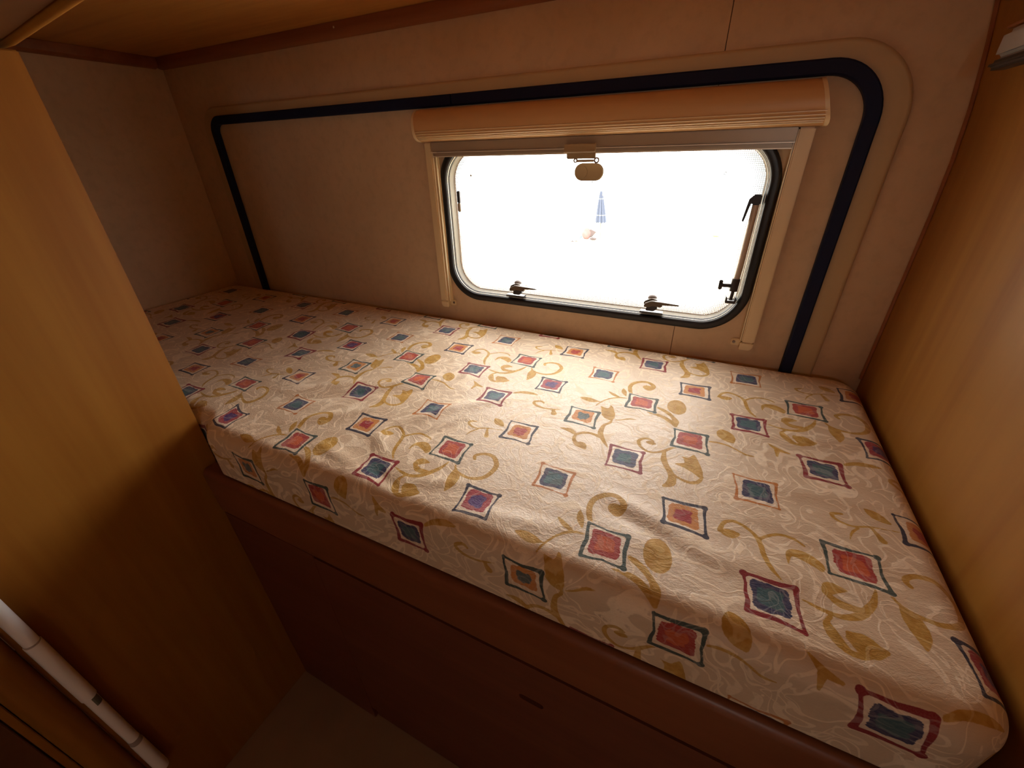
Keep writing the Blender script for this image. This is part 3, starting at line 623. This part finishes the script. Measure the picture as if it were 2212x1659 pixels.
# paper white reserve between frame and patch
res_ = t.math('MULTIPLY', t.math('SUBTRACT', 1., t.step(b_, 3.5, 8.)), .35); c = t.mix(res_, c, (.90, .76, .62, 1))
brush = t.step(n4, .38, .62)
patch = t.mix(t.math('MULTIPLY', brush, .22), pc, t.mix(.35, pc, (.9, .7, .55, 1)))
cen = t.mix(t.math('MULTIPLY', brush, .25), cc, t.mix(.2, cc, (.8, .75, .65, 1)))
pm = mask(b_, n4, 4.6, .45); c = t.mix(t.math('MULTIPLY', pm, .95), c, patch)
im = mask(in_, n3, 7.0, 1.0); c = t.mix(t.math('MULTIPLY', im, .92), c, cen)
fm = mask(f_, n1, 1.3, .4); c = t.mix(t.math('MULTIPLY', fm, t.math('ADD', .84, t.math('MULTIPLY', n2, .2))), c, fc)
c = t.mix(t.math('MULTIPLY', t.math('MULTIPLY', lines, t.math('MAXIMUM', pm, fm)), .16), c, (.75, .68, .62, 1))
weave = t.math('MULTIPLY', t.math('SINE', t.n('ShaderNodeSeparateXYZ', Vector=t.scaled(cl, (5200, 5200, 1))).outputs[0]), t.math('SINE', t.n('ShaderNodeSeparateXYZ', Vector=t.scaled(cl, (5200, 5200, 1))).outputs[1]))
crink = t.noise(t.scaled(cl, (1, 2.2, 1)), 170, 4, .62, 1.2).outputs[0]; soft = t.noise(cl, 38, 3, .5, .3).outputs[0]
nb_ = t.bump(soft, .35, .004); nb_ = t.bump(crink, .42, .0016, nb_); nb_ = t.bump(lines, .25, .0007, nb_); nb_ = t.bump(weave, .10, .0002, nb_)
ink = t.math('MAXIMUM', pm, fm)
rough = t.math('ADD', .42, t.math('MULTIPLY', lines, .18))
spec = t.math('MULTIPLY', t.math('SUBTRACT', .62, t.math('MULTIPLY', lines, .38)), t.math('SUBTRACT', 1., t.math('MULTIPLY', t.math('MAXIMUM', ink, gm), .8)))
CLOTH = t.fin(c, rough, nb_, Specular_IOR_Level=spec)
t.set(t.b.inputs['Sheen Weight'], .08)
mt = link('mattress', me, CLOTH); tag(mt, 'thin mattress in cream jacquard printed with framed red, blue and orange squares and gold scrolls', 'mattress')

# ------------------------------------------------------------------ outside: sand, sea and the things left on the beach
GZ = -2.6
def sand_mat():
    t = NT('pale sand'); co = t.obj(); n = t.noise(co, 1.5, 4).outputs[0]; s = t.noise(co, 30, 3, .7).outputs[0]
    c = t.mix(n, (.76, .66, .50, 1), (.84, .74, .58, 1)); c = t.mix(t.math('MULTIPLY', t.step(s, .575, .61), 1.), c, (.035, .028, .022, 1)); return t.fin(c, .9)
def sea_mat():
    t = NT('bright shallow sea'); co = t.obj(); n = t.noise(t.scaled(co, (.5, 2, 1)), 1.2, 5, .6).outputs[0]; f = t.noise(t.scaled(co, (.25, 1.4, 1)), 1.0, 4, .6).outputs[0]
    c = t.mix(t.step(f, .45, .62), (.30, .45, .48, 1), (.80, .84, .84, 1)); return t.fin(c, .22, t.bump(n, .6, .06), Specular_IOR_Level=.5)
bm = bmesh.new()
sh = [(-60, 5.5), (-25, 14.4), (-10.43, 17.46), (-6.5, 18.1), (-3.47, 19.06), (.2, 20.1), (3.41, 21.51), (9, 23.6), (60, 44)]
low = [bm.verts.new((x, -25, GZ)) for x, y in sh]; top = [bm.verts.new((x, y, GZ)) for x, y in sh]
for k in range(len(sh)-1): bm.faces.new((low[k], low[k+1], top[k+1], top[k]))
tag(bmobj('ground', bm, sand_mat()), 'pale sandy beach seen through the window', kind='structure')
bm = bmesh.new(); low = [bm.verts.new((x, y, GZ)) for x, y in sh]; top = [bm.verts.new((x*5, 260, GZ)) for x, y in sh]
for k in range(len(sh)-1): bm.faces.new((low[k], low[k+1], top[k+1], top[k]))
tag(bmobj('sea', bm, sea_mat()), 'glaring white sea beyond the beach', kind='structure')
UBL = plain('blue parasol cloth', (.056, .068, .10), .8, .1); UBW = plain('white parasol band', (.13, .14, .15), .8, .1); POLEM = plain('pale wooden parasol pole', (.16, .11, .08), .6)
um = empty('beach_parasol', (-2.58, 15.45, GZ), 'closed pale blue parasol standing in the sand', 'parasol')
tube('pole', [(-2.575, 15.45, GZ), (-2.62, 15.45, -1.0)], .022, POLEM, um, 10)
def fold(z0_, z1_, name, mat, n=14):
    bm = bmesh.new(); rings = []
    for q in range(n+1):
        z = z0_+(z1_-z0_)*q/n; f = (z-(-.90))/(-1.98+.90); r0 = .025+.155*max(0, f)**.75; cxu = -2.665+.075*f; ring = []
        for k in range(48):
            a = 2*math.pi*k/48; r_ = r0*(1+.26*math.cos(8*a+.4*f)); ring.append(bm.verts.new((cxu+r_*math.cos(a), 15.45+r_*math.sin(a), z+(.03*math.cos(8*a) if q == 0 and name == 'canopy_skirt' else 0))))
        rings.append(ring)
    for a, b in zip(rings, rings[1:]):
        for k in range(48): bm.faces.new((a[k], a[(k+1) % 48], b[(k+1) % 48], b[k]))
    if z1_ > -.95: bm.faces.new(rings[-1])
    return bmobj(name, bm, mat, um, True, 60)
fold(-1.98, -1.735, 'canopy_skirt', UBL); fold(-1.735, -1.705, 'canopy_band', UBW, 2); fold(-1.705, -1.175, 'canopy', UBL); fold(-1.175, -1.145, 'canopy_band', UBW, 2); fold(-1.145, -.905, 'canopy_top', UBL)
def lump(name, c, s, mat, label, cat, seed, group=None, sq=1.0, parent=None):
    bm = bmesh.new(); bmesh.ops.create_icosphere(bm, subdivisions=4, radius=1); r = random.Random(seed); ks = [(Vector((r.gauss(0, 1), r.gauss(0, 1), r.gauss(0, 1))), r.uniform(0, 6)) for _ in range(6)]
    for v in bm.verts:
        n = v.co.normalized(); d = 1+.10*sum(math.sin(2.2*n.dot(k)+p) for k, p in ks)/2; v.co = Vector((n.x*s[0]*d, n.y*s[1]*d, max(-.8, n.z)*s[2]*d))
    mz = min(v.co.z for v in bm.verts)
    for v in bm.verts: v.co += Vector((c[0], c[1], c[2]-mz))
    o = bmobj(name, bm, mat, parent, True, 70); return tag(o, label, cat, group) if label else o
PINK = plain('faded pink cloth', (.15, .085, .082), .85, .1, var=.2); GREYC = plain('grey mesh cloth', (.075, .06, .06), .85, .1); DGR = plain('dark grey cloth', (.055, .045, .045), .8, .1); PBLU = plain('pale blue plastic', (.10, .20, .24), .5)
bg_ = empty('beach_bag', (-3.0, 15.4, GZ), 'rounded pink beach bag with grey mesh side, lying beside the parasol', 'bag')
lump('bag_body', (-3.10, 15.4, GZ), (.165, .15, .21), PINK, None, None, 3, parent=bg_)
bm = bmesh.new(); vs = [bm.verts.new(p) for p in [(-2.96, 15.33, GZ+.05), (-2.96, 15.47, GZ+.05), (-2.72, 15.4, GZ+.27), (-2.96, 15.33, GZ+.36), (-2.96, 15.47, GZ+.36), (-2.88, 15.4, GZ+.08)]]
bmesh.ops.convex_hull(bm, input=vs); bmobj('mesh_side', bm, GREYC, bg_)
lump('towel', (-2.78, 15.25, GZ), (.13, .10, .05), DGR, 'dark grey bundle lying between the pink bag and the parasol foot', 'towel', 5)
lump('toy', (-3.36, 15.42, GZ), (.07, .06, .07), PBLU, 'tiny pale blue thing on the sand left of the pink bag', 'toy', 6)
sd_ = empty('sandals', (-3.39, 14.69, GZ), 'brown sandals lying apart on the sand, left of the pink bag', 'sandals')
for k, (ox, oy) in enumerate([(-.06, 0), (.07, .07)]):
    P_ = [(-3.39+ox+.095*math.cos(a), 14.69+oy+.045*math.sin(a)*(1.2 if math.cos(a) > 0 else .8)) for a in [2*math.pi*q/18 for q in range(18)]]
    so = prism('sole', P_, 2, GZ, GZ+.02, DGR, sd_, .004)
    tube('strap', [(-3.39+ox-.0, 14.69+oy-.045, GZ+.015), (-3.39+ox+.02, 14.69+oy, GZ+.06), (-3.39+ox+.0, 14.69+oy+.045, GZ+.015)], .008, DGR, so, 8)
lump('driftwood', (1.44, 17.28, GZ), (.13, .05, .04), plain('grey driftwood', (.13, .11, .08), .9), 'small weathered piece lying alone on the sand at the right', 'driftwood', 9)
